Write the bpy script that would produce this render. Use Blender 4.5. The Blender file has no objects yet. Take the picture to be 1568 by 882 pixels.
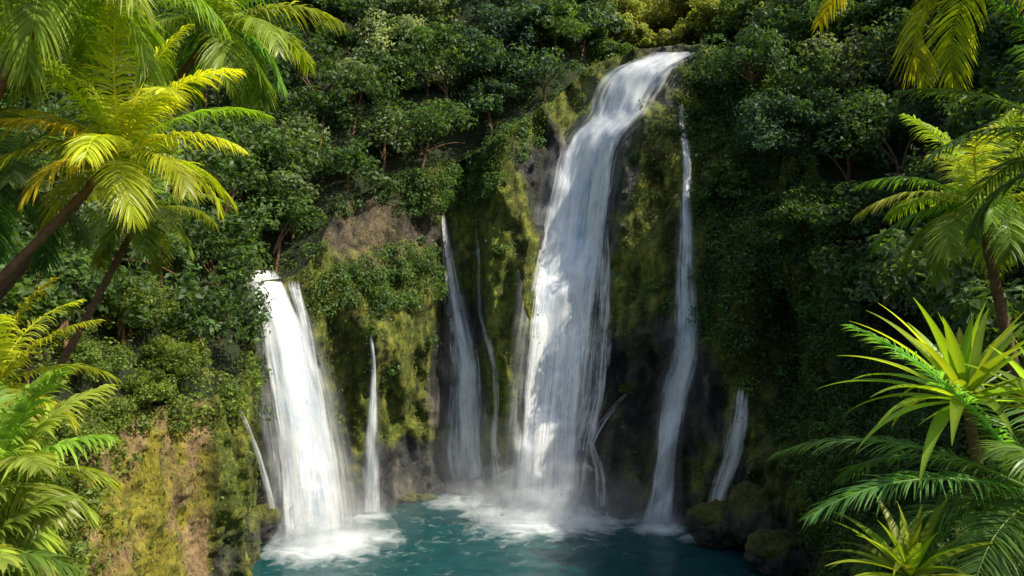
import bpy, math, random
import numpy as np
from mathutils import Vector
from mathutils.bvhtree import BVHTree
rng=np.random.default_rng(7); random.seed(7)
CAMZ=13.5; K=0.00082
def bear(P):
    return P[...,0]/P[...,1]/K+784, 441-(P[...,2]-CAMZ)/P[...,1]/K
def site(px,py,d): return np.array([(px-784)*K*d,d,CAMZ+(441-py)*K*d])
def norm(v): return v/np.maximum(np.linalg.norm(v,axis=-1,keepdims=True),1e-9)
# ---------- noise
def _h(x,y,z,s):
    n=(x*374761393+y*668265263+z*1274126177+s*974634777)&0xffffffff
    n=((n^(n>>13))*1103515245)&0xffffffff
    n=((n^(n>>16))*2246822519)&0xffffffff
    return ((n^(n>>15))&0xffffff)/float(0xffffff)
def vnoise(P,s=0):
    i=np.floor(P).astype(np.int64); f=P-i; f=f*f*(3-2*f)
    r=0
    for a in (0,1):
        for b in (0,1):
            for c in (0,1):
                w=(f[...,0] if a else 1-f[...,0])*(f[...,1] if b else 1-f[...,1])*(f[...,2] if c else 1-f[...,2])
                r=r+w*_h(i[...,0]+a,i[...,1]+b,i[...,2]+c,s)
    return r
def fbm(P,o=4,s=0):
    r=0;a=.5;t=0
    for k in range(o):
        r=r+a*vnoise(P*(2.03**k)+k*17.3,s+k);t+=a;a*=.5
    return r/t
def sstep(a,b,x):
    t=np.clip((x-a)/(b-a),0,1); return t*t*(3-2*t)
def ell(bx,by,cx,cy,rx,ry):
    d=np.sqrt(((bx-cx)/rx)**2+((by-cy)/ry)**2); return 1-sstep(.55,1.25,d)
# ---------- mesh helpers
def mk(name,V,F,mat,col=None,uv=None,attrs=None,smooth=False,parent=None):
    me=bpy.data.meshes.new(name); V=np.asarray(V,np.float32); F=np.asarray(F,np.int32); k=F.shape[1]
    me.vertices.add(len(V)); me.vertices.foreach_set("co",V.ravel())
    me.loops.add(F.size); me.loops.foreach_set("vertex_index",F.ravel())
    me.polygons.add(len(F)); me.polygons.foreach_set("loop_start",np.arange(0,F.size,k,dtype=np.int32))
    if smooth: me.polygons.foreach_set("use_smooth",np.ones(len(F),bool))
    me.update(calc_edges=True)
    if col is not None:
        a=me.attributes.new("Col",'FLOAT_COLOR','POINT')
        c=np.ones((len(V),4),np.float32); c[:,:3]=col; a.data.foreach_set("color",c.ravel())
    if attrs:
        for n,v in attrs.items():
            a=me.attributes.new(n,'FLOAT','POINT'); a.data.foreach_set("value",np.asarray(v,np.float32).ravel())
    if uv is not None:
        l=me.uv_layers.new(name="UVMap"); l.data.foreach_set("uv",np.asarray(uv,np.float32)[F.ravel()].ravel())
    me.materials.append(mat)
    ob=bpy.data.objects.new(name,me); bpy.context.scene.collection.objects.link(ob)
    if parent: ob.parent=parent
    return ob
def empty(name):
    e=bpy.data.objects.new(name,None); bpy.context.scene.collection.objects.link(e); e.empty_display_size=.1; return e
def gridF(n,m):
    a=np.arange(n*m).reshape(n,m)
    return np.stack([a[:-1,:-1],a[:-1,1:],a[1:,1:],a[1:,:-1]],-1).reshape(-1,4)
# ---------- materials
def newmat(n):
    m=bpy.data.materials.new(n); m.use_nodes=True; nt=m.node_tree; nt.nodes.clear()
    return m,nt,nt.nodes,nt.links
def nd(N,t,**kw):
    n=N.new(t)
    for k,v in kw.items():
        if k in n.inputs: n.inputs[k].default_value=v
        else: setattr(n,k,v)
    return n
def leafmat(name,trans=.35,rough=.45,gain=1.0):
    m,nt,N,L=newmat(name)
    c=nd(N,'ShaderNodeAttribute',attribute_name="Col")
    geo=nd(N,'ShaderNodeTexCoord'); nz=nd(N,'ShaderNodeTexNoise',Scale=1.7); L.new(geo.outputs['Object'],nz.inputs['Vector'])
    hs=nd(N,'ShaderNodeHueSaturation'); mr=nd(N,'ShaderNodeMapRange'); mr.inputs[3].default_value=.6*gain; mr.inputs[4].default_value=1.4*gain
    L.new(nz.outputs['Fac'],mr.inputs[0]); L.new(mr.outputs[0],hs.inputs['Value']); L.new(c.outputs['Color'],hs.inputs['Color'])
    p=nd(N,'ShaderNodeBsdfPrincipled',Roughness=rough); p.inputs['Specular IOR Level'].default_value=.35
    L.new(hs.outputs[0],p.inputs['Base Color'])
    t=nd(N,'ShaderNodeBsdfTranslucent')
    h2=nd(N,'ShaderNodeMixRGB',blend_type='MULTIPLY'); h2.inputs[0].default_value=1; h2.inputs[2].default_value=(2.1,2.05,.5,1)
    L.new(hs.outputs[0],h2.inputs[1]); L.new(h2.outputs[0],t.inputs['Color'])
    mx=nd(N,'ShaderNodeMixShader'); mx.inputs[0].default_value=trans
    L.new(p.outputs[0],mx.inputs[1]); L.new(t.outputs[0],mx.inputs[2])
    o=nd(N,'ShaderNodeOutputMaterial'); L.new(mx.outputs[0],o.inputs[0]); return m
M_leaf=leafmat("foliage",.35,.5,1.3); M_palm=leafmat("palm_leaf",.42,.36,1.3)
def rockmat(name,bump=1.0):
    m,nt,N,L=newmat(name)
    c=nd(N,'ShaderNodeAttribute',attribute_name="Col"); w=nd(N,'ShaderNodeAttribute',attribute_name="wet")
    tc=nd(N,'ShaderNodeTexCoord'); mp=nd(N,'ShaderNodeMapping'); mp.inputs['Scale'].default_value=(1,1,.55)
    L.new(tc.outputs['Object'],mp.inputs[0])
    n1=nd(N,'ShaderNodeTexNoise',Scale=1.3,Detail=10.0,Roughness=.68); n2=nd(N,'ShaderNodeTexNoise',Scale=7.0,Detail=6.0,Roughness=.7)
    v=nd(N,'ShaderNodeTexVoronoi',Scale=1.6,feature='DISTANCE_TO_EDGE')
    for n in (n1,n2): L.new(mp.outputs[0],n.inputs['Vector'])
    wv=nd(N,'ShaderNodeMixRGB'); wv.inputs[0].default_value=.25; L.new(mp.outputs[0],wv.inputs[1]); L.new(n1.outputs['Color'],wv.inputs[2]); L.new(wv.outputs[0],v.inputs['Vector'])
    r=nd(N,'ShaderNodeValToRGB'); r.color_ramp.elements[0].position=.35; r.color_ramp.elements[0].color=(.22,.22,.24,1); r.color_ramp.elements[1].position=.68; r.color_ramp.elements[1].color=(1.95,1.95,1.85,1)
    ad=nd(N,'ShaderNodeMath',operation='ADD'); mu=nd(N,'ShaderNodeMath',operation='MULTIPLY'); mu.inputs[1].default_value=.5
    L.new(n1.outputs['Fac'],ad.inputs[0]); L.new(n2.outputs['Fac'],ad.inputs[1]); L.new(ad.outputs[0],mu.inputs[0]); L.new(mu.outputs[0],r.inputs[0])
    mm=nd(N,'ShaderNodeMixRGB',blend_type='MULTIPLY'); mm.inputs[0].default_value=1; L.new(c.outputs['Color'],mm.inputs[1]); L.new(r.outputs[0],mm.inputs[2])
    p=nd(N,'ShaderNodeBsdfPrincipled'); L.new(mm.outputs[0],p.inputs['Base Color'])
    mr=nd(N,'ShaderNodeMapRange'); mr.inputs[3].default_value=.95; mr.inputs[4].default_value=.34; L.new(w.outputs['Fac'],mr.inputs[0]); L.new(mr.outputs[0],p.inputs['Roughness'])
    b=nd(N,'ShaderNodeBump',Strength=1.0,Distance=.5*bump); b2=nd(N,'ShaderNodeBump',Strength=.8,Distance=.22*bump)
    L.new(mu.outputs[0],b.inputs['Height']); L.new(v.outputs['Distance'],b2.inputs['Height']); L.new(b.outputs[0],b2.inputs['Normal']); L.new(b2.outputs[0],p.inputs['Normal'])
    o=nd(N,'ShaderNodeOutputMaterial'); L.new(p.outputs[0],o.inputs[0]); return m
M_rock=rockmat("mossy_rock")
def barkmat():
    m,nt,N,L=newmat("bark"); tc=nd(N,'ShaderNodeTexCoord'); n=nd(N,'ShaderNodeTexNoise',Scale=9.0,Detail=6.0); L.new(tc.outputs['Object'],n.inputs['Vector'])
    r=nd(N,'ShaderNodeValToRGB'); r.color_ramp.elements[0].color=(.05,.028,.015,1); r.color_ramp.elements[1].color=(.36,.20,.11,1); L.new(n.outputs['Fac'],r.inputs[0])
    p=nd(N,'ShaderNodeBsdfPrincipled',Roughness=.85); L.new(r.outputs[0],p.inputs['Base Color']); b=nd(N,'ShaderNodeBump',Distance=.04); L.new(n.outputs['Fac'],b.inputs['Height']); L.new(b.outputs[0],p.inputs['Normal'])
    o=nd(N,'ShaderNodeOutputMaterial'); L.new(p.outputs[0],o.inputs[0]); return m
M_bark=barkmat()
def watermat_fall(name,soft=False):
    m,nt,N,L=newmat(name)
    uv=nd(N,'ShaderNodeUVMap',uv_map="UVMap"); e=nd(N,'ShaderNodeAttribute',attribute_name="dens")
    def stk(su,sv,det):
        mp=nd(N,'ShaderNodeMapping'); mp.inputs['Scale'].default_value=(su,sv,1); L.new(uv.outputs[0],mp.inputs[0])
        n=nd(N,'ShaderNodeTexNoise',Scale=1.0,Detail=det,Roughness=.6,Distortion=.25); L.new(mp.outputs[0],n.inputs['Vector']); return n
    a=stk(2.2,.12,4.0); b=stk(9.0,.28,4.0); c=stk(1.4,.7,6.0)
    def mth(op,x,y):
        n=nd(N,'ShaderNodeMath',operation=op)
        for i,q in enumerate((x,y)):
            if isinstance(q,(int,float)): n.inputs[i].default_value=q
            else: L.new(q,n.inputs[i])
        return n.outputs[0]
    s=mth('ADD',mth('MULTIPLY',a.outputs['Fac'],.42),mth('ADD',mth('MULTIPLY',b.outputs['Fac'],.36),mth('MULTIPLY',c.outputs['Fac'],.22)))
    if soft: al=mth('MULTIPLY',e.outputs['Fac'],mth('ADD',mth('MULTIPLY',mth('SUBTRACT',s,.42),2.2),.18))
    else: al=mth('ADD',mth('MULTIPLY',mth('SUBTRACT',s,.5),4.8),mth('SUBTRACT',mth('MULTIPLY',e.outputs['Fac'],1.6),.32))
    cl=nd(N,'ShaderNodeClamp'); L.new(al,cl.inputs[0])
    r=nd(N,'ShaderNodeValToRGB'); r.color_ramp.elements[0].position=.38; r.color_ramp.elements[0].color=(.50,.66,.84,1); r.color_ramp.elements[1].position=.52; r.color_ramp.elements[1].color=(.95,.98,1,1); L.new(s,r.inputs[0])
    d=nd(N,'ShaderNodeBsdfDiffuse'); t=nd(N,'ShaderNodeBsdfTranslucent'); L.new(r.outputs[0],d.inputs[0]); L.new(r.outputs[0],t.inputs[0])
    b_=nd(N,'ShaderNodeBump',Distance=.12,Strength=.35); L.new(s,b_.inputs['Height']); L.new(b_.outputs[0],d.inputs['Normal'])
    mx=nd(N,'ShaderNodeMixShader'); mx.inputs[0].default_value=.18; L.new(d.outputs[0],mx.inputs[1]); L.new(t.outputs[0],mx.inputs[2])
    tr=nd(N,'ShaderNodeBsdfTransparent'); m2=nd(N,'ShaderNodeMixShader'); L.new(cl.outputs[0],m2.inputs[0]); L.new(tr.outputs[0],m2.inputs[1]); L.new(mx.outputs[0],m2.inputs[2])
    o=nd(N,'ShaderNodeOutputMaterial'); L.new(m2.outputs[0],o.inputs[0]); return m
M_fall=watermat_fall("falling_water"); M_spray=watermat_fall("water_spray",True)
def splashmat():
    m,nt,N,L=newmat("splash_spray"); e=nd(N,'ShaderNodeAttribute',attribute_name="dens"); tc=nd(N,'ShaderNodeTexCoord')
    n=nd(N,'ShaderNodeTexNoise',Scale=.8,Detail=4.0,Roughness=.55); L.new(tc.outputs['Object'],n.inputs['Vector'])
    mr=nd(N,'ShaderNodeMapRange'); mr.inputs[1].default_value=.15; mr.inputs[2].default_value=.65; L.new(n.outputs['Fac'],mr.inputs[0])
    mu=nd(N,'ShaderNodeMath',operation='MULTIPLY'); mu.use_clamp=True; L.new(mr.outputs[0],mu.inputs[0]); L.new(e.outputs['Fac'],mu.inputs[1])
    d=nd(N,'ShaderNodeBsdfDiffuse'); d.inputs[0].default_value=(.93,.97,1,1); t=nd(N,'ShaderNodeBsdfTranslucent'); t.inputs[0].default_value=(.93,.97,1,1)
    mx=nd(N,'ShaderNodeMixShader'); mx.inputs[0].default_value=.4; L.new(d.outputs[0],mx.inputs[1]); L.new(t.outputs[0],mx.inputs[2])
    tr=nd(N,'ShaderNodeBsdfTransparent'); m2=nd(N,'ShaderNodeMixShader'); L.new(mu.outputs[0],m2.inputs[0]); L.new(tr.outputs[0],m2.inputs[1]); L.new(mx.outputs[0],m2.inputs[2])
    o=nd(N,'ShaderNodeOutputMaterial'); L.new(m2.outputs[0],o.inputs[0]); return m
M_splash=splashmat()
def poolmat():
    m,nt,N,L=newmat("pool_water")
    tc=nd(N,'ShaderNodeTexCoord'); f=nd(N,'ShaderNodeAttribute',attribute_name="foam")
    n1=nd(N,'ShaderNodeTexNoise',Scale=1.1,Detail=5.0,Roughness=.6); n2=nd(N,'ShaderNodeTexNoise',Scale=1.0,Detail=7.0,Roughness=.58,Distortion=.8)
    L.new(tc.outputs['Object'],n1.inputs['Vector']); L.new(tc.outputs['Object'],n2.inputs['Vector'])
    ad=nd(N,'ShaderNodeMath',operation='ADD'); L.new(n2.outputs['Fac'],ad.inputs[0]); L.new(f.outputs['Fac'],ad.inputs[1])
    mr=nd(N,'ShaderNodeMapRange'); mr.inputs[1].default_value=.66; mr.inputs[2].default_value=1.45; L.new(ad.outputs[0],mr.inputs[0])
    r=nd(N,'ShaderNodeValToRGB'); r.color_ramp.elements[0].position=.3; r.color_ramp.elements[0].color=(.007,.055,.062,1); r.color_ramp.elements[1].position=.75; r.color_ramp.elements[1].color=(.012,.088,.094,1); L.new(n1.outputs['Fac'],r.inputs[0])
    mx=nd(N,'ShaderNodeMixRGB'); L.new(mr.outputs[0],mx.inputs[0]); L.new(r.outputs[0],mx.inputs[1]); mx.inputs[2].default_value=(.9,.96,1,1)
    p=nd(N,'ShaderNodeBsdfPrincipled'); L.new(mx.outputs[0],p.inputs['Base Color']); p.inputs['IOR'].default_value=1.33
    m3=nd(N,'ShaderNodeMapRange'); m3.inputs[3].default_value=.2; m3.inputs[4].default_value=.8; L.new(mr.outputs[0],m3.inputs[0]); L.new(m3.outputs[0],p.inputs['Roughness'])
    b=nd(N,'ShaderNodeBump',Strength=.35,Distance=.07); L.new(n1.outputs['Fac'],b.inputs['Height']); L.new(b.outputs[0],p.inputs['Normal'])
    o=nd(N,'ShaderNodeOutputMaterial'); L.new(p.outputs[0],o.inputs[0]); return m
M_pool=poolmat()
def mistmat(name,den):
    m,nt,N,L=newmat(name); v=nd(N,'ShaderNodeVolumeScatter',Density=den); v.inputs['Color'].default_value=(.9,.97,1,1)
    o=nd(N,'ShaderNodeOutputMaterial'); L.new(v.outputs[0],o.inputs['Volume']); return m
# ---------- terrain
#      x    y     Hc   lean  terr slope
CP=[(-12,-14, 10, .2, 1, .9),(-6,-6, 10, .12, 1, .8),(-5,3, 10.5, .12, 1, .8),(-6.5,9, 11, .12, 1, .8),(-9.3,14, 11.8, .12,1,.8),(-12,20, 11,.15,1,.9),(-14,26,9.3,.18,1,1.1),
(-14.2,31,8.5,.18,.5,1.3),(-12.7,35.5,8.5,.18,.5,1.3),(-12.3,39.5,9.5,.18,.5,1.2),(-12.9,42.3,14,.22,3,1.3),(-11,44.3,14,.2,3,1.3),(-9.3,47,19,.2,1,1.2),(-6.5,50.5,21,.18,1,1.2),
(-2.5,53,23,.15,1,1.3),(.5,51.6,25,.18,1,1.3),(2.3,49.8,27,.27,1,1.2),(4.2,48.6,30,.3,3,1.2),(5.2,48.1,30.5,.3,33,1.3),(6.5,47.3,30.5,.31,33,1.3),(8.3,45.8,30.5,.33,33,1.3),(9.8,44.5,30,.35,30,1.3),(11,43,28,.36,8,.7),
(12,40.5,25,.36,1,.95),(12.6,37.5,15,.36,1,1.3),(13.3,33,11,.35,1,1.4),(12.4,28,10,.25,1,1.3),(10,21,9.5,.18,1,1.2),(7.6,15,9.3,.12,1,1),(4.9,10,9.2,.12,1,.8),(4.2,5,9.2,.12,1,.8),(5,-3,9,.12,1,.8),(12,-14,9,.2,1,.8)]
CP=np.array(CP,float)
seg=np.r_[0,np.cumsum(np.hypot(*(np.diff(CP[:,:2],axis=0).T)))]
S=np.arange(0,seg[-1],.15); col=np.stack([np.interp(S,seg,CP[:,i]) for i in range(6)],1)
kw=np.exp(-.5*(np.arange(-12,13)/5.)**2); kw/=kw.sum()
pad=np.pad(col,((12,12),(0,0)),mode='edge'); col=np.stack([np.convolve(pad[:,i],kw,'valid') for i in range(6)],1)
cx,cy,Hc,lean,terr,slp=col.T; n=len(S)
cyy=np.minimum(cy,25); od=norm(np.stack([cx,cy-cyy],1))
tb=np.clip((terr-3)/20,0,1)[:,None]; od2=norm(od*(1-tb)+norm(np.stack([cx,np.abs(cy)+.1],1))*tb)
R1,R2,R3=200,14,80
t1=np.linspace(0,1,R1)[:,None]; t2=np.linspace(0,1,R2+1)[1:,None]; t3=np.linspace(0,1,R3+1)[1:,None]
z1=-1.5+(Hc+1.5)*t1; o1=lean*np.maximum(z1,0)
z2=Hc+0*t2; o2=lean*Hc+terr*t2
z3=Hc+34*t3; o3=lean*Hc+terr+34*t3/slp
Z=np.concatenate([z1,z2,z3]); O=np.concatenate([o1,o2,o3]); R=len(Z)
zone=np.concatenate([0*z1,0*z2+.5,0*z3+1])
Oa=np.minimum(O,lean*Hc); Ob=O-Oa
P=np.stack([cx+od[:,0]*Oa+od2[:,0]*Ob,cy+od[:,1]*Oa+od2[:,1]*Ob,Z],-1)
bx,by=bear(np.where(P[...,1:2]>5,P,np.array([999.,5,0])))
Q=P*np.array([.22,.22,.10])
d=(fbm(Q,4,1)-.5)*3.6
rg=1-np.abs(2*fbm(P*np.array([.5,.5,.16]),3,5)-1); d-=(rg-.75)*1.9
d+=(fbm(P*np.array([1.1,1.1,.7]),4,9)-.5)*1.4
d+=(fbm(P*np.array([3.,3,2.2]),2,12)-.5)*.4
nf=sstep(12,26,P[...,1]); d*=.35+.65*nf
for (a,b,ra,rb,am) in [(1000,330,62,190,-2.0),(985,600,70,80,1.6),(1100,560,45,120,.8),(1120,400,60,150,-1.6),(1195,560,45,130,2.5),(785,430,50,260,-1.8),(700,480,38,320,1.6),
    (590,470,80,130,-1.4),(560,330,90,60,.8),(620,690,70,60,.5),(520,620,25,150,1.0),(880,500,50,330,.9),(430,620,50,220,.7),(350,700,45,120,-.8),(1050,640,30,170,.6),(840,200,40,60,-.8),(730,250,30,80,1.2)]:
    d+=am*ell(bx,by,a,b,ra,rb)*(P[...,1]>33)
d=np.where(zone>.2,d*(.5),d)
P[...,0]+=od[:,0]*d; P[...,1]+=od[:,1]*d
P[...,2]+=np.where(zone>.9,(fbm(P*.15,3,33)-.5)*5*np.minimum(1,(Z-Hc)/5),0)
V=P.reshape(-1,3); F=gridF(R,n)
bx,by=bear(np.where(P[...,1:2]>5,P,np.array([999.,5,0])))
m1=fbm(P*.35,4,21); m2=fbm(P*np.array([.9,.9,.35]),4,27); m3=fbm(P*2.5,3,29)
rock=np.array([.040,.043,.044])+(np.array([.16,.14,.11])-np.array([.040,.043,.044]))*sstep(.45,.75,m2)[...,None]
moss=np.array([.075,.105,.014])+(np.array([.19,.20,.028])-np.array([.075,.105,.014]))*sstep(.35,.7,m3)[...,None]
mm=.45+0*bx
for (a,b,ra,rb,v) in [(1000,330,60,200,.9),(785,400,55,230,.8),(600,560,80,150,.95),(570,440,150,90,1),(780,150,110,120,1),(1110,420,80,200,1),(340,640,60,200,.8),(500,560,30,130,.8),(880,130,80,60,1)]:
    mm=np.maximum(mm,v*ell(bx,by,a,b,ra,rb))
for (a,b,ra,rb,v) in [(700,560,50,230,.85),(870,450,70,380,.7),(985,630,100,120,.95),(560,340,100,70,.6),(830,240,45,100,.8),(945,250,40,120,.8),(450,650,60,240,.8),(1050,650,70,200,.9),(620,720,80,60,.7)]:
    mm*=1-v*ell(bx,by,a,b,ra,rb)
mm*=1-.8*sstep(4,.6,Z+0*bx)
mk_=sstep(.40,.58,m1*.55+m2*.25+mm*.40)
earth=ell(bx,by,570,335,100,80)*.9
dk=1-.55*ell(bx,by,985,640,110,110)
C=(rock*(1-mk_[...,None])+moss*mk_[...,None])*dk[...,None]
ec=np.array([.13,.095,.06])*(.6+.8*m3[...,None]); em=(earth*sstep(.35,.55,m2+.1))[...,None]
C=C*(1-em)+ec*em
stn=fbm(P*np.array([1.7,1.7,.13]),3,71); C=C*(.5+.85*sstep(.33,.62,stn))[...,None]
och=(sstep(40,36,P[...,1])*sstep(0,-4,P[...,0])*(P[...,1]>14))[...,None]
oc=np.array([.42,.29,.15])*(.25+1.4*m2[...,None]); ym=sstep(.46,.56,m1*.6+m2*.4)[...,None]; oc=oc*(1-ym)+np.array([.30,.27,.03])*(.5+m3[...,None])*ym  # ochre rock and yellow moss, with sunlit warmth painted into their colour
rt=sstep(312,330,bx)[...,None]; oc=oc*(1-rt)+C*1.0*rt
C=C*(1-och)+oc*och
vz=((zone>.2)[...,None]); C=np.where(vz,np.array([.03,.045,.015]),C)
wet=np.clip(1-mk_,0,1)*(1-och[...,0])*(zone<.2)
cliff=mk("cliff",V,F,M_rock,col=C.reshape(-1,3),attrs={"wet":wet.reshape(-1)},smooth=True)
bvh=BVHTree.FromPolygons(V.tolist(),F.tolist())
cam0=Vector((0,0,CAMZ))
def dist_at(px,py):
    dv=Vector(((px-784)*K,1,(441-py)*K)); h=bvh.ray_cast(cam0,dv.normalized(),300)
    return h[0].y if h[0] is not None else None
def ground_z(x,y):
    h=bvh.ray_cast(Vector((x,y,120)),Vector((0,0,-1)),300); return h[0].z if h[0] is not None else 0
gu=np.gradient(P,axis=1); gv=np.gradient(P,axis=0); NR=norm(np.cross(gu,gv)); 
NR*=np.sign(-(NR[...,0]*od[:,0]+NR[...,1]*od[:,1])+NR[...,2]*.5)[...,None]
area=np.linalg.norm(np.cross(gu,gv),axis=-1)
g=np.array([[-900,-900,-4],[900,-900,-4],[900,900,-4],[-900,900,-4]],float)
mk("ground",g,[[0,1,2,3]],M_rock,col=np.array([[.05,.08,.02]]*4),attrs={"wet":[0]*4})
# ---------- leaves
class Fol:
    def __init__(s): s.C=[];s.N=[];s.S=[];s.K=[]
    def add(s,C,N,S,K): s.C.append(C);s.N.append(N);s.S.append(S);s.K.append(K)
    def clumps(s,C,Rd,nper,size,colr,cv=.25,up=.5):
        C=np.atleast_2d(C); k=len(C); Rd=np.broadcast_to(Rd,(k,3)); colr=np.broadcast_to(colr,(k,3)); size=np.broadcast_to(size,(k,))
        D=norm(rng.normal(size=(k*nper,3))); r=rng.uniform(.25,1,(k*nper,1))**.5
        pos=np.repeat(C,nper,0)+D*r*np.repeat(Rd,nper,0)
        N=norm(D*.7+np.array([0,0,up])+rng.normal(size=D.shape)*.45)
        cc=np.repeat(colr*(1+rng.normal(size=(k,1))*.16),nper,0)*np.exp(rng.normal(size=(k*nper,1))*cv)
        s.add(pos,N,np.repeat(size,nper)*rng.uniform(.6,1.3,k*nper),cc)
    def crown(s,c,Rr,ncl,nper,size,colr,flat=.8,cr=.33,cv=.25):
        D=norm(rng.normal(size=(ncl,3))); D[:,2]=np.where(D[:,2]<-.35,-D[:,2],D[:,2])
        rad=Rr*(.35+.7*rng.random((ncl,1)))
        cc=np.asarray(c)+D*rad*np.array([1,1,flat])
        rr=Rr*cr*rng.uniform(.6,1.25,(ncl,1))*np.array([1,1,.7])
        s.clumps(cc,rr,nper,size,colr,cv)
    def build(s,name,mat,asp=.5,parent=None):
        C=np.concatenate(s.C);N=np.concatenate(s.N);S_=np.concatenate(s.S)[:,None];Kc=np.clip(np.concatenate(s.K),0,1)
        T=norm(np.cross(N,rng.normal(size=N.shape))); B=np.cross(N,T)
        v=np.stack([C-T*S_*.5,C-T*S_*.05+B*S_*asp*.5+N*S_*.1,C+T*S_*.5-N*S_*.12,C-T*S_*.05-B*S_*asp*.5+N*S_*.1],1).reshape(-1,3)
        f=np.arange(len(v)).reshape(-1,4)
        return mk(name,v,f,mat,col=np.repeat(Kc,4,0),parent=parent)
def tube(path,rad,ns=9,rings=0):
    path=np.asarray(path,float); m=len(path); T=norm(np.gradient(path,axis=0)); A=norm(np.cross(T,np.array([0.13,.98,.1]))); B=np.cross(T,A)
    th=np.linspace(0,2*np.pi,ns+1); rad=np.broadcast_to(rad,(m,)).copy()
    if rings: rad=rad*(1+.10*(np.arange(m)%2))
    v=path[:,None]+(A[:,None]*np.cos(th)[:,None]+B[:,None]*np.sin(th)[:,None])*rad[:,None,None]
    return v.reshape(-1,3),gridF(m,ns+1)
class Acc:
    def __init__(s): s.V=[];s.F=[];s.C=[];s.o=0
    def add(s,v,f,c=None):
        s.V.append(v);s.F.append(f+s.o);s.o+=len(v)
        if c is not None:s.C.append(c)
    def build(s,name,mat,parent=None,smooth=True):
        return mk(name,np.concatenate(s.V),np.concatenate(s.F),mat,col=np.concatenate(s.C) if s.C else None,smooth=smooth,parent=parent)
def bez(a,b,c,n=12):
    t=np.linspace(0,1,n)[:,None]; a,b,c=map(np.asarray,(a,b,c)); return (1-t)**2*a+2*t*(1-t)*b+t*t*c
G_dark=np.array([.038,.078,.032]); G_mid=np.array([.07,.125,.032]); G_yel=np.array([.17,.21,.03]); G_grey=np.array([.15,.185,.115]); G_blue=np.array([.045,.09,.06])
def mixc(a,b,t): t=np.asarray(t)[...,None]; return a*(1-t)+b*t
jt=empty("jungle_trees"); fol=Fol(); trk=Acc()
cand=np.argwhere((zone[:,0]>.9)[:,None]&(P[...,1]>16)&(bx>-250)&(bx<1850)&(by>-220))
w=area[cand[:,0],cand[:,1]]; idx=rng.choice(len(cand),4000,p=w/w.sum()); acc=[]
for ii in idx:
    r,c=cand[ii]; p=P[r,c]
    dmin=2.6 if p[1]<60 else 3.4
    if acc and np.min(np.sum((np.array(acc)-p)**2,1))<dmin**2: continue
    b=bx[r,c]
    if 915<b<1090 and p[1]<85: continue
    acc.append(p)
acc=np.array(acc); print("trees",len(acc))
for p in acc:
    b=p[0]/p[1]/K+784; far=p[1]>80 or (p[1]>68 and 900<b<1110); Rr=rng.uniform(1.9,3.4)*(1.15 if far else 1); h=rng.uniform(1.0,3.2)
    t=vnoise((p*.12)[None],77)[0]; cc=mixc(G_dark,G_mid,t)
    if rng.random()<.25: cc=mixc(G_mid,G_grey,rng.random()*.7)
    if far and 880<b<1120: cc=np.array([.22,.25,.07])*rng.uniform(.6,1.1); h+=1  # far crowns in the gap: sunlit glow painted into the leaf colour
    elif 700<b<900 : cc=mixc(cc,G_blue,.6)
    c=p+np.array([rng.normal()*.6,rng.normal()*.6,h])
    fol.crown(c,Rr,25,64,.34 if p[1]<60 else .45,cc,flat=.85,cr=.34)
    v,f=tube(bez(p-np.array([0,0,1]),p+np.array([.3,.2,h*.5]),c,6),np.linspace(.13,.05,6),6); trk.add(v,f)
    for q in range(3):
        e=c+rng.normal(size=3)*Rr*.35; v,f=tube(bez(p+np.array([0,0,h*.4]),(c+e)/2,e,5),np.linspace(.06,.02,5),5); trk.add(v,f)
fol.build("crowns",M_leaf,.5,jt); trk.build("trunks",M_bark,jt)
cf=empty("cliff_foliage"); fol=Fol()
vd=np.zeros_like(bx)
for (a,b,ra,rb,v) in [(570,440,105,38,.8),(630,400,55,36,.8),(620,560,45,100,.12),(490,450,45,45,.8),(640,260,80,70,.9),(500,280,60,60,.8),(780,150,70,110,.85),(880,110,80,40,.8),(1000,250,38,110,.15),
  (1120,400,55,170,1),(1260,300,170,300,1),(1090,200,60,140,1),(330,450,70,130,1),(1230,600,60,130,.8),(770,320,35,110,.15),(440,370,60,50,1),(1010,420,40,90,.2),(1150,150,100,200,1),(200,560,200,100,1),(60,700,110,260,1),(330,580,30,60,.6),(1400,600,190,400,1),(730,200,60,120,.8)]:
    vd=np.maximum(vd,v*ell(bx,by,a,b,ra,rb))
vd*=sstep(.42,.60,m2+ .25*vd)
vd[zone[:,0]>.2]=.5
vd*=(P[...,1]>5)
for (a,b,ra,rb) in [(930,140,60,60),(870,400,60,350),(1045,300,12,150),(1060,70,110,25),(430,430,60,30),(250,760,110,120)]: vd*=1-ell(bx,by,a,b,ra,rb)*(zone<.4)
def pick(wt,n):
    wt=wt.ravel(); i=rng.choice(len(wt),n,p=wt/wt.sum()); return i
PF=V; NF=NR.reshape(-1,3)
midz=(P[...,1]>24)
i=pick(vd*area*midz*((zone<.4)*4+.6),2600); nrm=NF[i]
tt=vnoise(PF[i]*.3,55); cc=mixc(G_dark,G_mid*1.3,tt)
sun_side=(PF[i][:,0]<-11)&(PF[i][:,1]<42); cc[sun_side]=mixc(G_mid,G_yel,rng.random(sun_side.sum())*.9)  # sunlight on the left bank painted in as yellower leaves
rr=rng.uniform(.3,.85,(len(i),1))*np.array([1,1,.8])
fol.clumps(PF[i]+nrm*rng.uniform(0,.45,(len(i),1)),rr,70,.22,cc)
i=pick(np.maximum(vd,.08*mk_*(zone<.4))*area*midz*((zone<.4)+.15),90000); tt=vnoise(PF[i]*.5,56); cc=mixc(G_mid*.9,G_yel,tt*.6)*np.exp(rng.normal(size=(len(i),1))*.3)
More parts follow.
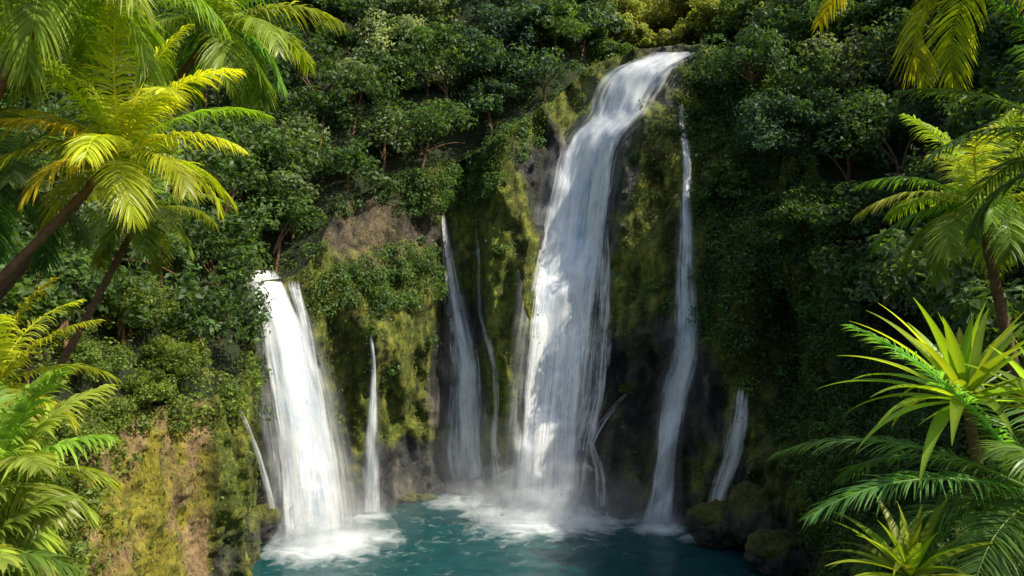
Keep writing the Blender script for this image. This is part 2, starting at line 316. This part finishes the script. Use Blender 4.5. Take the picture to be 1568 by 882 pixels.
fol.add(PF[i]+NF[i]*rng.uniform(0,.3,(len(i),1)),norm(NF[i]+rng.normal(size=(len(i),3))*.5+np.array([0,0,.3])),rng.uniform(.1,.22,len(i)),cc)
for (a,b,r_) in [(362,412,.7),(385,404,.6),(412,404,.6),(440,408,.7),(470,425,.7),(492,450,.6),(676,318,.45),(668,335,.35),(690,330,.3),(731,340,.4),(567,503,.35),(575,510,.3),(1038,150,.4),(1054,160,.4),(1130,588,.6),(1152,590,.6),(1142,580,.5),(968,592,.5),(955,596,.3),(363,612,.6),(1095,92,.6),(905,110,.5),(890,150,.4),(895,175,.4),(1050,110,.4),(300,600,.7),(270,625,.6),(320,640,.6),(215,650,.5)]:
    q=dist_at(a,b)
    if q and q<70: fol.clumps(site(a,b,q-.25),np.array([r_,r_,r_*.8])*1.1,110,.2,mixc(G_mid,G_yel,.3))
fol.build("ivy_and_shrubs",M_leaf,.55,cf)
nb=empty("undergrowth"); fol=Fol()
near=(P[...,1]>6)&(P[...,1]<=26)&(P[...,2]>2)
wt=near*area*(bx>-150)*(bx<1750)*(by<1000)
i=pick(wt,2600); L_=PF[i][:,0]<0; tt=rng.random(len(i))
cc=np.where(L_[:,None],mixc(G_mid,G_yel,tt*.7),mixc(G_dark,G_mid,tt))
dd=PF[i][:,1]; rr=(dd*.022)[:,None]*rng.uniform(.6,1.3,(len(i),1))*np.array([1,1,.8])
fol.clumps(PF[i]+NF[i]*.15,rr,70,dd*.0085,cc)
fol.build("shrubs",M_leaf,.45,nb)
# ---------- named broadleaf trees rooted in the slope behind the crown
def tree(px,py,dd,Rr,colr,size=.28,ncl=46,nper=95,flat=.85,mat=None,name="broadleaf_tree",fix=False):
    q=dist_at(px,py); dd=(q-Rr*.55) if (q and q<75 and not fix) else dd
    e=empty(name); c=site(px,py,dd); fo=Fol(); fo.crown(c,Rr,ncl,nper,size,colr,flat=flat,cr=.3); fo.build("leaves",mat or M_leaf,.5,e)
    py2=py+Rr*.7/(K*dd); q2=dist_at(px,py2); b=site(px,py2,(q2 if q2 and abs(q2-dd)<4 else dd+1.2)+.4); tr=Acc()
    v,f=tube(bez(b,[b[0],b[1]*.6+c[1]*.4,c[2]-.5*Rr],c,12),np.linspace(.2,.06,12)*Rr/3.5,8); tr.add(v,f)
    for q in range(9):
        D=norm(rng.normal(size=3)); D[2]=abs(D[2]); q2=c+D*Rr*.6; s0=b*.3+c*.7
        v,f=tube(bez(s0,(s0+q2)/2+np.array([0,0,.2]),q2,7),np.linspace(.07,.015,7)*Rr/3.5,6); tr.add(v,f)
    tr.build("trunk",M_bark,e)
tree(600,80,47,3.3,G_grey*1.5,.30,60,100)
tree(545,140,46,2.2,G_grey*1.15,.28,36,90)
tree(655,125,46.5,2.0,G_grey*1.3,.28,36,90)
tree(760,60,56,3.4,G_blue,.3)
tree(440,230,40,2.6,mixc(G_mid,G_grey,.25),.24)
tree(350,365,36,1.7,mixc(G_mid,G_grey,.6),.22)
tree(440,340,42,1.8,mixc(G_mid,G_dark,.5),.22)
tree(1150,110,52,3.0,G_dark,.28); tree(1200,210,46,2.8,G_blue,.26); tree(1290,190,36,2.6,G_dark*1.1,.22); tree(1240,350,38,2.2,G_mid*.9,.2); tree(1400,120,30,2.6,G_dark,.2)
tree(1110,290,50,1.8,G_mid,.24)
tree(850,50,62,2.6,G_mid,.3)
G_glow=np.array([.20,.23,.06])  # lighter yellow leaf colour paints the sunlit glow of the gap
for (a,b,d_,r_) in [(955,12,80,2.8),(1005,40,92,3.6),(1045,10,88,3.4),(1065,52,84,2.4),(972,62,78,1.9),(1020,68,82,1.8),(940,45,74,1.7),(1090,25,80,2.6)]: tree(a,b,d_,r_,G_glow*rng.uniform(.6,1.25),.34,44,100,fix=True)
tree(200,480,26,1.9,mixc(G_mid,G_yel,.5),.13,60,150,name="shrub"); tree(120,560,23,1.7,mixc(G_mid,G_yel,.3),.12,60,150,name="shrub"); tree(230,610,29,1.3,mixc(G_mid,G_yel,.6),.13,50,150,name="shrub")
tree(240,400,28,1.8,mixc(G_mid,G_yel,.4),.14,60,140,name="shrub"); tree(90,680,22,1.3,mixc(G_mid,G_yel,.5),.11,50,140,name="shrub"); tree(160,640,26,1.1,mixc(G_mid,G_yel,.5),.12,50,120,name="shrub"); tree(265,560,31,1.6,mixc(G_mid,G_yel,.5),.14,50,130,name="shrub")
# ---------- palms
def frondV(A,base,az,el,length,droop,nl,ll,lw,colr,ldroop=.5,tipy=.5):
    m=16; t=np.linspace(0,1,m); ang=el-droop*t**1.4; ds=length/(m-1); hz=np.array([math.cos(az),math.sin(az),0])
    T=hz*np.cos(ang)[:,None]+np.array([0,0,1.])*np.sin(ang)[:,None]
    tw=rng.normal()*.3; sidev=np.array([-math.sin(az),math.cos(az),0])
    T=norm(T+sidev*(tw*t**2)[:,None])
    Pt=np.asarray(base)+np.r_[np.zeros((1,3)),np.cumsum(T[:-1]*ds,0)]
    v,f=tube(Pt,np.linspace(.022,.005,m)*length/2.4,5); A.add(v,f,np.tile(colr*np.array([1.5,1.3,1]),(len(v),1)))
    for sgn in (-1,1):
        tl=np.linspace(.10,.995,nl)+rng.normal(size=nl)*.004; tl=np.clip(tl,.05,1)
        pb=np.stack([np.interp(tl,t,Pt[:,k]) for k in range(3)],1); tg=norm(np.stack([np.interp(tl,t,T[:,k]) for k in range(3)],1))
        sd=norm(np.cross(tg,np.array([0,0,1.])+1e-3)); nm=np.cross(sd,tg); nm*=np.sign(nm[:,2:3]+1e-6)
        fw=.45+1.0*tl**2; dr=norm(sd*sgn+tg*fw[:,None]+nm*.25+rng.normal(size=(nl,3))*.08)
        ln=ll*np.clip(np.sin(np.pi*(.16+.78*tl)),.12,1)**.75*rng.uniform(.8,1.1,nl)
        k=5; u=np.linspace(0,1,k)
        pts=pb[:,None]+dr[:,None]*(ln[:,None]*u)[...,None]; pts[...,2]-=(ln[:,None]*ldroop*u**2*rng.uniform(.6,1.5,(nl,1)))
        wd=norm(np.cross(dr,nm)); wd=norm(wd+nm*rng.normal(size=(nl,1))*.5)
        wp=np.array([.45,1,.9,.6,.03])*lw
        a=pts-wd[:,None]*wp[None,:,None]*.5; b=pts+wd[:,None]*wp[None,:,None]*.5
        vv=np.stack([a,b],2).reshape(-1,3)
        o=(np.arange(nl)*(2*k))[:,None,None]+(np.arange(k-1)*2)[None,:,None]+np.array([0,1,3,2])
        cl=colr*np.exp(rng.normal(size=(nl,1,1,1))*.18)*np.ones((nl,k,2,3)); cl=cl*(1+tipy*u[None,:,None,None]**2*np.array([1.0,.6,.0]))
        A.add(vv,o.reshape(-1,4),cl.reshape(-1,3))
def palm(px,py,dd,length,colr,n=20,nl=46,ll=.5,lw=.05,trunk=None,name="palm_tree",elmin=-.5,elmax=1.45,droop=1.35,ldroop=.5,az0=0,tr=.09,tipy=.3):
    e=empty(name); c=site(px,py,dd); A=Acc()
    for q in range(n):
        f=(q+.5)/n; el=elmax+(elmin-elmax)*f**.85+rng.normal()*.08; az=az0+q*2.39996+rng.normal()*.12
        cc=colr*np.exp(rng.normal()*.15)*(1+.25*(1-f))*np.array([1+.14*rng.normal(),1,1])
        frondV(A,c+np.array([0,0,.1*(1-f)]),az,el,length*(.72+.33*math.sin(math.pi*min(1,f+.25)))*rng.uniform(.9,1.1),droop*(.55+.6*f)+rng.normal()*.1,nl,ll,lw,cc,ldroop,tipy)
    A.build("fronds",M_palm,e,smooth=False)
    if trunk is not None:
        x,y=trunk; z=ground_z(x,y)-.4; b=np.array([x,y,min(z,c[2]-.4)]); m=60
        k1=np.array([x*.5+c[0]*.5,y*.5+c[1]*.5,b[2]*.5+c[2]*.5-.35])
        v,f=tube(bez(b,k1,c,m),np.linspace(tr*1.25,tr*.8,m),12,1); a=Acc(); a.add(v,f); a.build("trunk",M_bark,e)
Y1=np.array([.265,.31,.025]); Y2=np.array([.145,.205,.035]); Y3=np.array([.07,.135,.04])
palm(182,238,14,2.75,Y1,n=24,nl=72,ll=.6,lw=.036,trunk=(-11.8,14.3),az0=.3,tipy=.4,ldroop=.5,elmin=-.25,droop=1.25,tr=.085)
palm(335,42,17,2.9,Y2*1.15,n=24,nl=66,ll=.66,lw=.042,trunk=(-14.5,19),az0=1.1,tr=.10,ldroop=.6)
palm(90,-40,13,3.4,Y2*1.15,n=24,nl=72,ll=.7,lw=.042,trunk=(-11.8,13.6),az0=.2,tr=.11,ldroop=.7)
palm(-20,280,15,2.8,Y3*1.2,n=24,nl=60,ll=.6,lw=.042,trunk=(-13,16),az0=2)
palm(215,330,20,2.3,Y2,n=18,nl=56,ll=.5,lw=.045,trunk=(-13.6,20.5),az0=.7)
palm(-10,600,11,1.6,Y1*.85,n=18,nl=50,ll=.4,lw=.032,trunk=(-8.9,11),az0=.4)
palm(-5,745,9,1.45,Y2*1.2,n=24,nl=46,ll=.5,lw=.05,trunk=(-7.6,9),az0=1.4,droop=1.1)
palm(-60,880,8,1.1,Y2*.9,n=16,nl=40,ll=.4,lw=.05,trunk=(-6.8,8),az0=.1)
palm(1500,318,15,2.4,Y2*1.1,n=26,nl=62,ll=.55,lw=.04,trunk=(10.6,15.8),az0=2.2,tr=.1)
palm(1560,-110,9.5,3.2,Y1*.75,n=20,nl=80,ll=.5,lw=.028,trunk=(9.4,10.5),az0=3.3,droop=1.5)
palm(1680,240,9,2.1,Y3,n=18,nl=64,ll=.42,lw=.03,trunk=(7.9,9.4),az0=3,droop=1.4)
palm(1595,770,7.5,2.4,Y3*1.25,n=24,nl=96,ll=.46,lw=.019,trunk=(6.2,7.8),az0=3.1,droop=1.3,ldroop=.35,elmax=.9)
# ---------- strap-leaved plants
def strap(px,py,dd,length,width,colr,n=26,name="dracaena_plant",elmin=-.1,droop=1.0,base=(0,0),az0=0.):
    e=empty(name); c=site(px,py,dd); A=Acc()
    for q in range(n):
        f=(q+.5)/n; el=1.45+(elmin-1.45)*f**.8+rng.normal()*.1; az=az0+q*2.39996+rng.normal()*.2; m=14; t=np.linspace(0,1,m); L0=length*rng.uniform(.8,1.1)*(.72+.3*min(1,f*2))
        ang=el-droop*(.3+.7*f)*t**1.6; T=np.array([math.cos(az),math.sin(az),0])*np.cos(ang)[:,None]+np.array([0,0,1.])*np.sin(ang)[:,None]
        Pt=c+np.r_[np.zeros((1,3)),np.cumsum(T[:-1]*L0/(m-1),0)]; sd=np.array([-math.sin(az),math.cos(az),0]); nm=np.cross(T,sd); nm*=np.sign(nm[:,2:3]+1e-6)
        w_=width*np.clip((t+.12)*2.2,0,1)*np.clip((1-t)*1.9,0.02,1)**.8
        v=np.stack([Pt-sd*w_[:,None]*.5+nm*w_[:,None]*.18,Pt,Pt+sd*w_[:,None]*.5+nm*w_[:,None]*.18],1).reshape(-1,3)
        cc=colr*np.exp(rng.normal()*.25)*np.array([1+.15*rng.normal(),1,1])*np.ones((m,3,3)); cc[:,1]*=1.35; A.add(v,gridF(m,3),cc.reshape(-1,3))
    A.build("leaves",M_palm,e)
    x,y=c[0]+base[0],c[1]+base[1]; b=np.array([x,y,min(ground_z(x,y),c[2]-.3)-.3]); v,f=tube(bez(b,[(x+c[0])/2,(y+c[1])/2,c[2]-.3],c,20),np.linspace(.07,.045,20),9,1); a=Acc(); a.add(v,f); a.build("stem",M_bark,e)
Y4=np.array([.19,.26,.025])
strap(1475,615,8,1.5,.14,Y4,n=42,base=(.8,.6))
strap(1395,885,7,.95,.10,Y4*.8,n=30,base=(.5,.5))
strap(1595,620,7.6,1.1,.12,Y2*1.2,n=22,base=(.6,.6))
# ---------- waterfalls
def smooth_rows(D,it=3):
    for _ in range(it):
        Dp=np.pad(D,1,mode='edge'); D=(Dp[:-2,1:-1]+Dp[2:,1:-1]+Dp[1:-1,:-2]+Dp[1:-1,2:]+2*D)/6
    return D
def fall(rows,dens=1.0,layers=((.15,1.,0),(.4,.6,1)),name="waterfall",spray=0,thin=0.):
    rows=np.array(rows,float); e=empty(name); nv=int((rows[-1,0]-rows[0,0])/3)+2; py=np.linspace(rows[0,0],rows[-1,0],nv)
    l=np.interp(py,rows[:,0],rows[:,1]); r=np.interp(py,rows[:,0],rows[:,2])
    ks=np.ones(9)/9; l=np.convolve(np.pad(l,4,mode='edge'),ks,'valid'); r=np.convolve(np.pad(r,4,mode='edge'),ks,'valid')
    wmax=(r-l).max(); nu=max(7,int(wmax/4)); u=np.linspace(0,1,nu); PX=l[:,None]+(r-l)[:,None]*u; D=np.full(PX.shape,np.nan)
    for a in range(nv):
        for b in range(nu):
            q=dist_at(PX[a,b],py[a]); D[a,b]=q if q is not None and q<66 else np.nan
    for a in range(nv-1,-1,-1):
        row=D[a]; ok=~np.isnan(row)
        if ok.any(): row[~ok]=np.interp(np.where(~ok)[0],np.where(ok)[0],row[ok])
        else: D[a]=D[a+1] if a+1<nv else 50
    D=np.minimum.accumulate(D,0); D=smooth_rows(D,4)
    lay=[(o_,d_,s_,M_fall,1+.12*i_) for i_,(o_,d_,s_) in enumerate(layers)]
    if spray: lay.append((.6,spray,3,M_spray,1.6))
    for li,(off,dn,sd,mt,grow) in enumerate(lay):
        Dl=D-off-.25*np.sin(np.pi*u)[None]*min(1,(wmax/60))
        ctr=(l+r)/2; PXl=ctr[:,None]+(PX-ctr[:,None])*grow
        W=np.stack([(PXl-784)*K*Dl,Dl,CAMZ+(441-py)[:,None]*K*Dl],-1)
        W+= (fbm(W*np.array([1.5,1.5,.3]),2,sd+60)-.5)[...,None]*np.array([0,-.5,0])
        seglen=np.r_[0,np.cumsum(np.linalg.norm(np.diff(W[:,nu//2],axis=0),axis=1))]
        wm=(r-l)*K*D[:,nu//2]; U=(u-.5)[None]*wm.mean()*.5+(u-.5)[None]*wm[:,None]*.5+37*sd+rows[0,1]
        edge=np.clip(1-np.abs(2*u-1)**2.0,0,1)[None]*np.ones((nv,1))
        q=np.linspace(0,1,nv)[:,None]; dn_=dn*dens*edge*(1 if li==0 else (.45+.75*q))
        if mt is M_spray: dn_=dn*edge**1.5*(.15+1.1*q)*np.clip(q*5,0,1)
        else: dn_=dn_*np.clip(.35+q*14,0,1)*(1-thin*np.exp(-((q-.09)/.07)**2))
        uv=np.stack([U,np.broadcast_to(seglen[:,None],U.shape)],-1)
        mk("water_sheet_%d"%(li+1),W.reshape(-1,3),gridF(nv,nu),mt,uv=uv.reshape(-1,2),attrs={"dens":dn_.reshape(-1)},smooth=True,parent=e)
fall([(80,1005,1082),(92,962,1055),(105,930,1036),(125,910,1032),(150,903,1012),(178,903,988),(200,878,960),(230,860,942),(300,840,935),(400,822,922),(500,810,906),(600,802,893),(700,796,884),(790,790,878)],1.7,((.15,1.1,0),(.45,.8,1)),spray=2.0,thin=.55)
fall([(290,918,935),(400,915,938),(500,902,938),(600,885,935),(690,870,915)],.45,((.2,1,5),))
fall([(598,962,968),(625,930,945),(655,905,925),(700,890,902),(775,876,890)],.42,((.15,1,6),))
fall([(600,905,915),(660,893,908),(720,905,930),(775,900,940)],.3,((.15,1,21),))
fall([(160,1038,1047),(200,1040,1052),(240,1045,1060),(300,1043,1058),(400,1035,1064),(500,1030,1072),(560,1025,1068),(600,1012,1057),(650,1008,1045),(700,1005,1037),(750,995,1037),(808,975,1035)],.85,((.15,1,7),(.35,.45,8)),spray=.5)
fall([(590,1125,1150),(640,1112,1148),(700,1098,1138),(750,1085,1118),(790,1072,1105),(818,1058,1085)],.55,((.15,1,9),))
fall([(330,673,682),(380,678,692),(430,682,702),(500,688,722),(560,690,738),(640,682,744),(700,680,744),(760,695,750)],.72,((.15,1,10),(.3,.4,11)),spray=.6)
fall([(350,727,735),(480,730,740),(520,742,752),(560,752,764),(620,755,768),(680,748,764),(750,750,782)],.52,((.15,1,12),))
fall([(512,565,571),(560,569,577),(620,563,580),(700,556,581),(784,552,585)],.78,((.15,1,13),),spray=.4)
fall([(414,368,425),(440,378,440),(500,400,468),(600,412,500),(700,425,520),(832,435,538)],1.25,((.15,1.1,14),(.4,.5,15)),spray=1.8)
fall([(430,436,462),(480,452,474),(540,462,486),(620,478,500),(720,495,515)],.75,((.3,1,16),))
fall([(620,361,368),(660,376,385),(700,391,402),(780,408,424)],.38,((.15,1,17),))
# ---------- pool
gx=np.linspace(-18,18,240); gy=np.linspace(4,58,300); X,Yg=np.meshgrid(gx,gy); fm=np.zeros_like(X)
for (fx,fy,s_,a_) in [(1.6,46.2,3.4,1.15),(-.8,47.6,2.4,.75),(-9.9,41.4,2.5,1.15),(-8.0,43.0,2.0,.7),(8.2,44.4,1.4,.8),(-8.7,47.2,1.5,.7),(-2.8,50.2,2.4,.7),(9.8,43.0,1.0,.55),(4,45.8,2.4,.7),(0,44.5,6,.18),(-7.5,40.5,5,.16)]:
    fm=np.maximum(fm,a_*np.exp(-(((X-fx)/s_)**2+((Yg-fy)/(s_*.85))**2)))
Wz=(fbm(np.stack([X*1.3,Yg*1.3,0*X],-1),3,90)-.5)*.08+fm*.12
mk("pool",np.stack([X,Yg,Wz],-1).reshape(-1,3),gridF(300,240),M_pool,attrs={"foam":fm.reshape(-1)},smooth=True)
# ---------- splash spray where the falls strike the pool
def splash(x,y,rx,ry,h,dens,s):
    e=empty("splash"); 
    for j,(k,dv) in enumerate(((.55,1.0),(.8,.7),(1.05,.45))):
        th=np.linspace(math.pi*.97,math.pi*2.03,70); ph=np.linspace(0,math.pi/2,26); TH,PH=np.meshgrid(th,ph)
        N_=np.stack([np.cos(TH)*np.cos(PH),np.sin(TH)*np.cos(PH),np.sin(PH)],-1); rn=1+(fbm(N_*1.8+s*5+j*3,3,s+j)-.5)*.8
        Wp=N_*rn[...,None]*np.array([rx,ry,h])*k+np.array([x,y,-.1]); hh=np.sin(PH)
        sidef=np.clip(np.sin(-(TH))*1.0,0,1)
        mk("spray_%d"%(j+1),Wp.reshape(-1,3),gridF(26,70),M_splash,attrs={"dens":(dens*dv*np.clip(1-hh,0,1)**1.3*sidef).reshape(-1)},smooth=True,parent=e)
splash(2.0,46.9,5.2,2.6,4.2,1.3,1); splash(-9.8,42.3,3.6,2.0,3.6,1.3,2); splash(8.3,45.0,1.8,.9,1.6,.8,3); splash(-2.6,50.6,3.0,1.3,2.0,.7,4); splash(-8.6,47.8,1.5,.8,1.6,.8,5)
# ---------- boulders
def boulder(px,py,dd,r,sc=(1,1,.8),s=0):
    import bmesh
    bm=bmesh.new(); bmesh.ops.create_icosphere(bm,subdivisions=5,radius=1); v=np.array([q.co[:] for q in bm.verts]); f=np.array([[w.index for w in q.verts] for q in bm.faces]); bm.free()
    v=v*(1+(fbm(v*1.3+s*9,3,s+100)-.5)[:,None]*1.0+(fbm(v*4+s,3,s+101)-.5)[:,None]*.25)
    m_=sstep(.1,.6,v[:,2]+(fbm(v*3,3,s)-.5)*1.2)[:,None]; c=np.array([.05,.05,.045])*(1-m_)+np.array([.12,.13,.025])*m_
    mk("boulder",v*np.array(sc)*r+site(px,py,dd),f,M_rock,col=c,attrs={"wet":1-m_[:,0]},smooth=True)
boulder(1100,805,42,1.4,(1,1,.9),1); boulder(1160,800,40.5,1.5,(1,1,1.2),2); boulder(390,800,41.5,1.3,(1,1,.8),3); boulder(1190,850,38,1.2,(1.2,1,.8),4); boulder(905,785,47.5,.6,(1,1,.6),5); boulder(620,766,50.5,.7,(1.2,1,.6),6); boulder(650,765,51,.6,(1.2,1,.6),7)
# ---------- mist
def mist(x,y,z,rx,ry,rz,den,name="mist"):
    bpy.ops.mesh.primitive_uv_sphere_add(segments=32,ring_count=20,location=(x,y,z)); o=bpy.context.object; o.scale=(rx,ry,rz); o.name=name; o.data.name=name; o.data.materials.append(mistmat("mist_%.2f"%den,den))
    for p in o.data.polygons:p.use_smooth=True
mist(0.5,47.6,.8,8,3.6,5.2,.018)
mist(-9,42.8,.8,4.4,2.8,4.0,.02)
# ---------- camera, light
cam=bpy.data.cameras.new("Camera"); co=bpy.data.objects.new("Camera",cam); bpy.context.scene.collection.objects.link(co)
co.location=(0,0,CAMZ); co.rotation_euler=(math.radians(90),0,0); cam.lens=18/(784*K); cam.sensor_width=36; cam.clip_end=3000; cam.clip_start=.1
bpy.context.scene.camera=co
elev=math.radians(50); azi=math.radians(113)
dirv=Vector((math.sin(azi)*math.cos(elev),math.cos(azi)*math.cos(elev),math.sin(elev)))
sl=bpy.data.lights.new("sun",'SUN'); sl.energy=5; sl.angle=math.radians(.5); sl.color=(1,.91,.74); so=bpy.data.objects.new("sun",sl); bpy.context.scene.collection.objects.link(so)
so.rotation_euler=dirv.to_track_quat('Z','Y').to_euler(); so.location=(20,20,60)
w=bpy.data.worlds.new("World"); bpy.context.scene.world=w; w.use_nodes=True; nt=w.node_tree; bg=nt.nodes['Background']; sk=nt.nodes.new('ShaderNodeTexSky'); sk.sky_type='NISHITA'; sk.sun_disc=False; sk.sun_elevation=elev; sk.sun_rotation=azi; sk.dust_density=3
nt.links.new(sk.outputs[0],bg.inputs[0]); bg.inputs[1].default_value=.15
sc=bpy.context.scene; sc.view_settings.view_transform='Standard'; sc.view_settings.look='None'; sc.view_settings.exposure=0
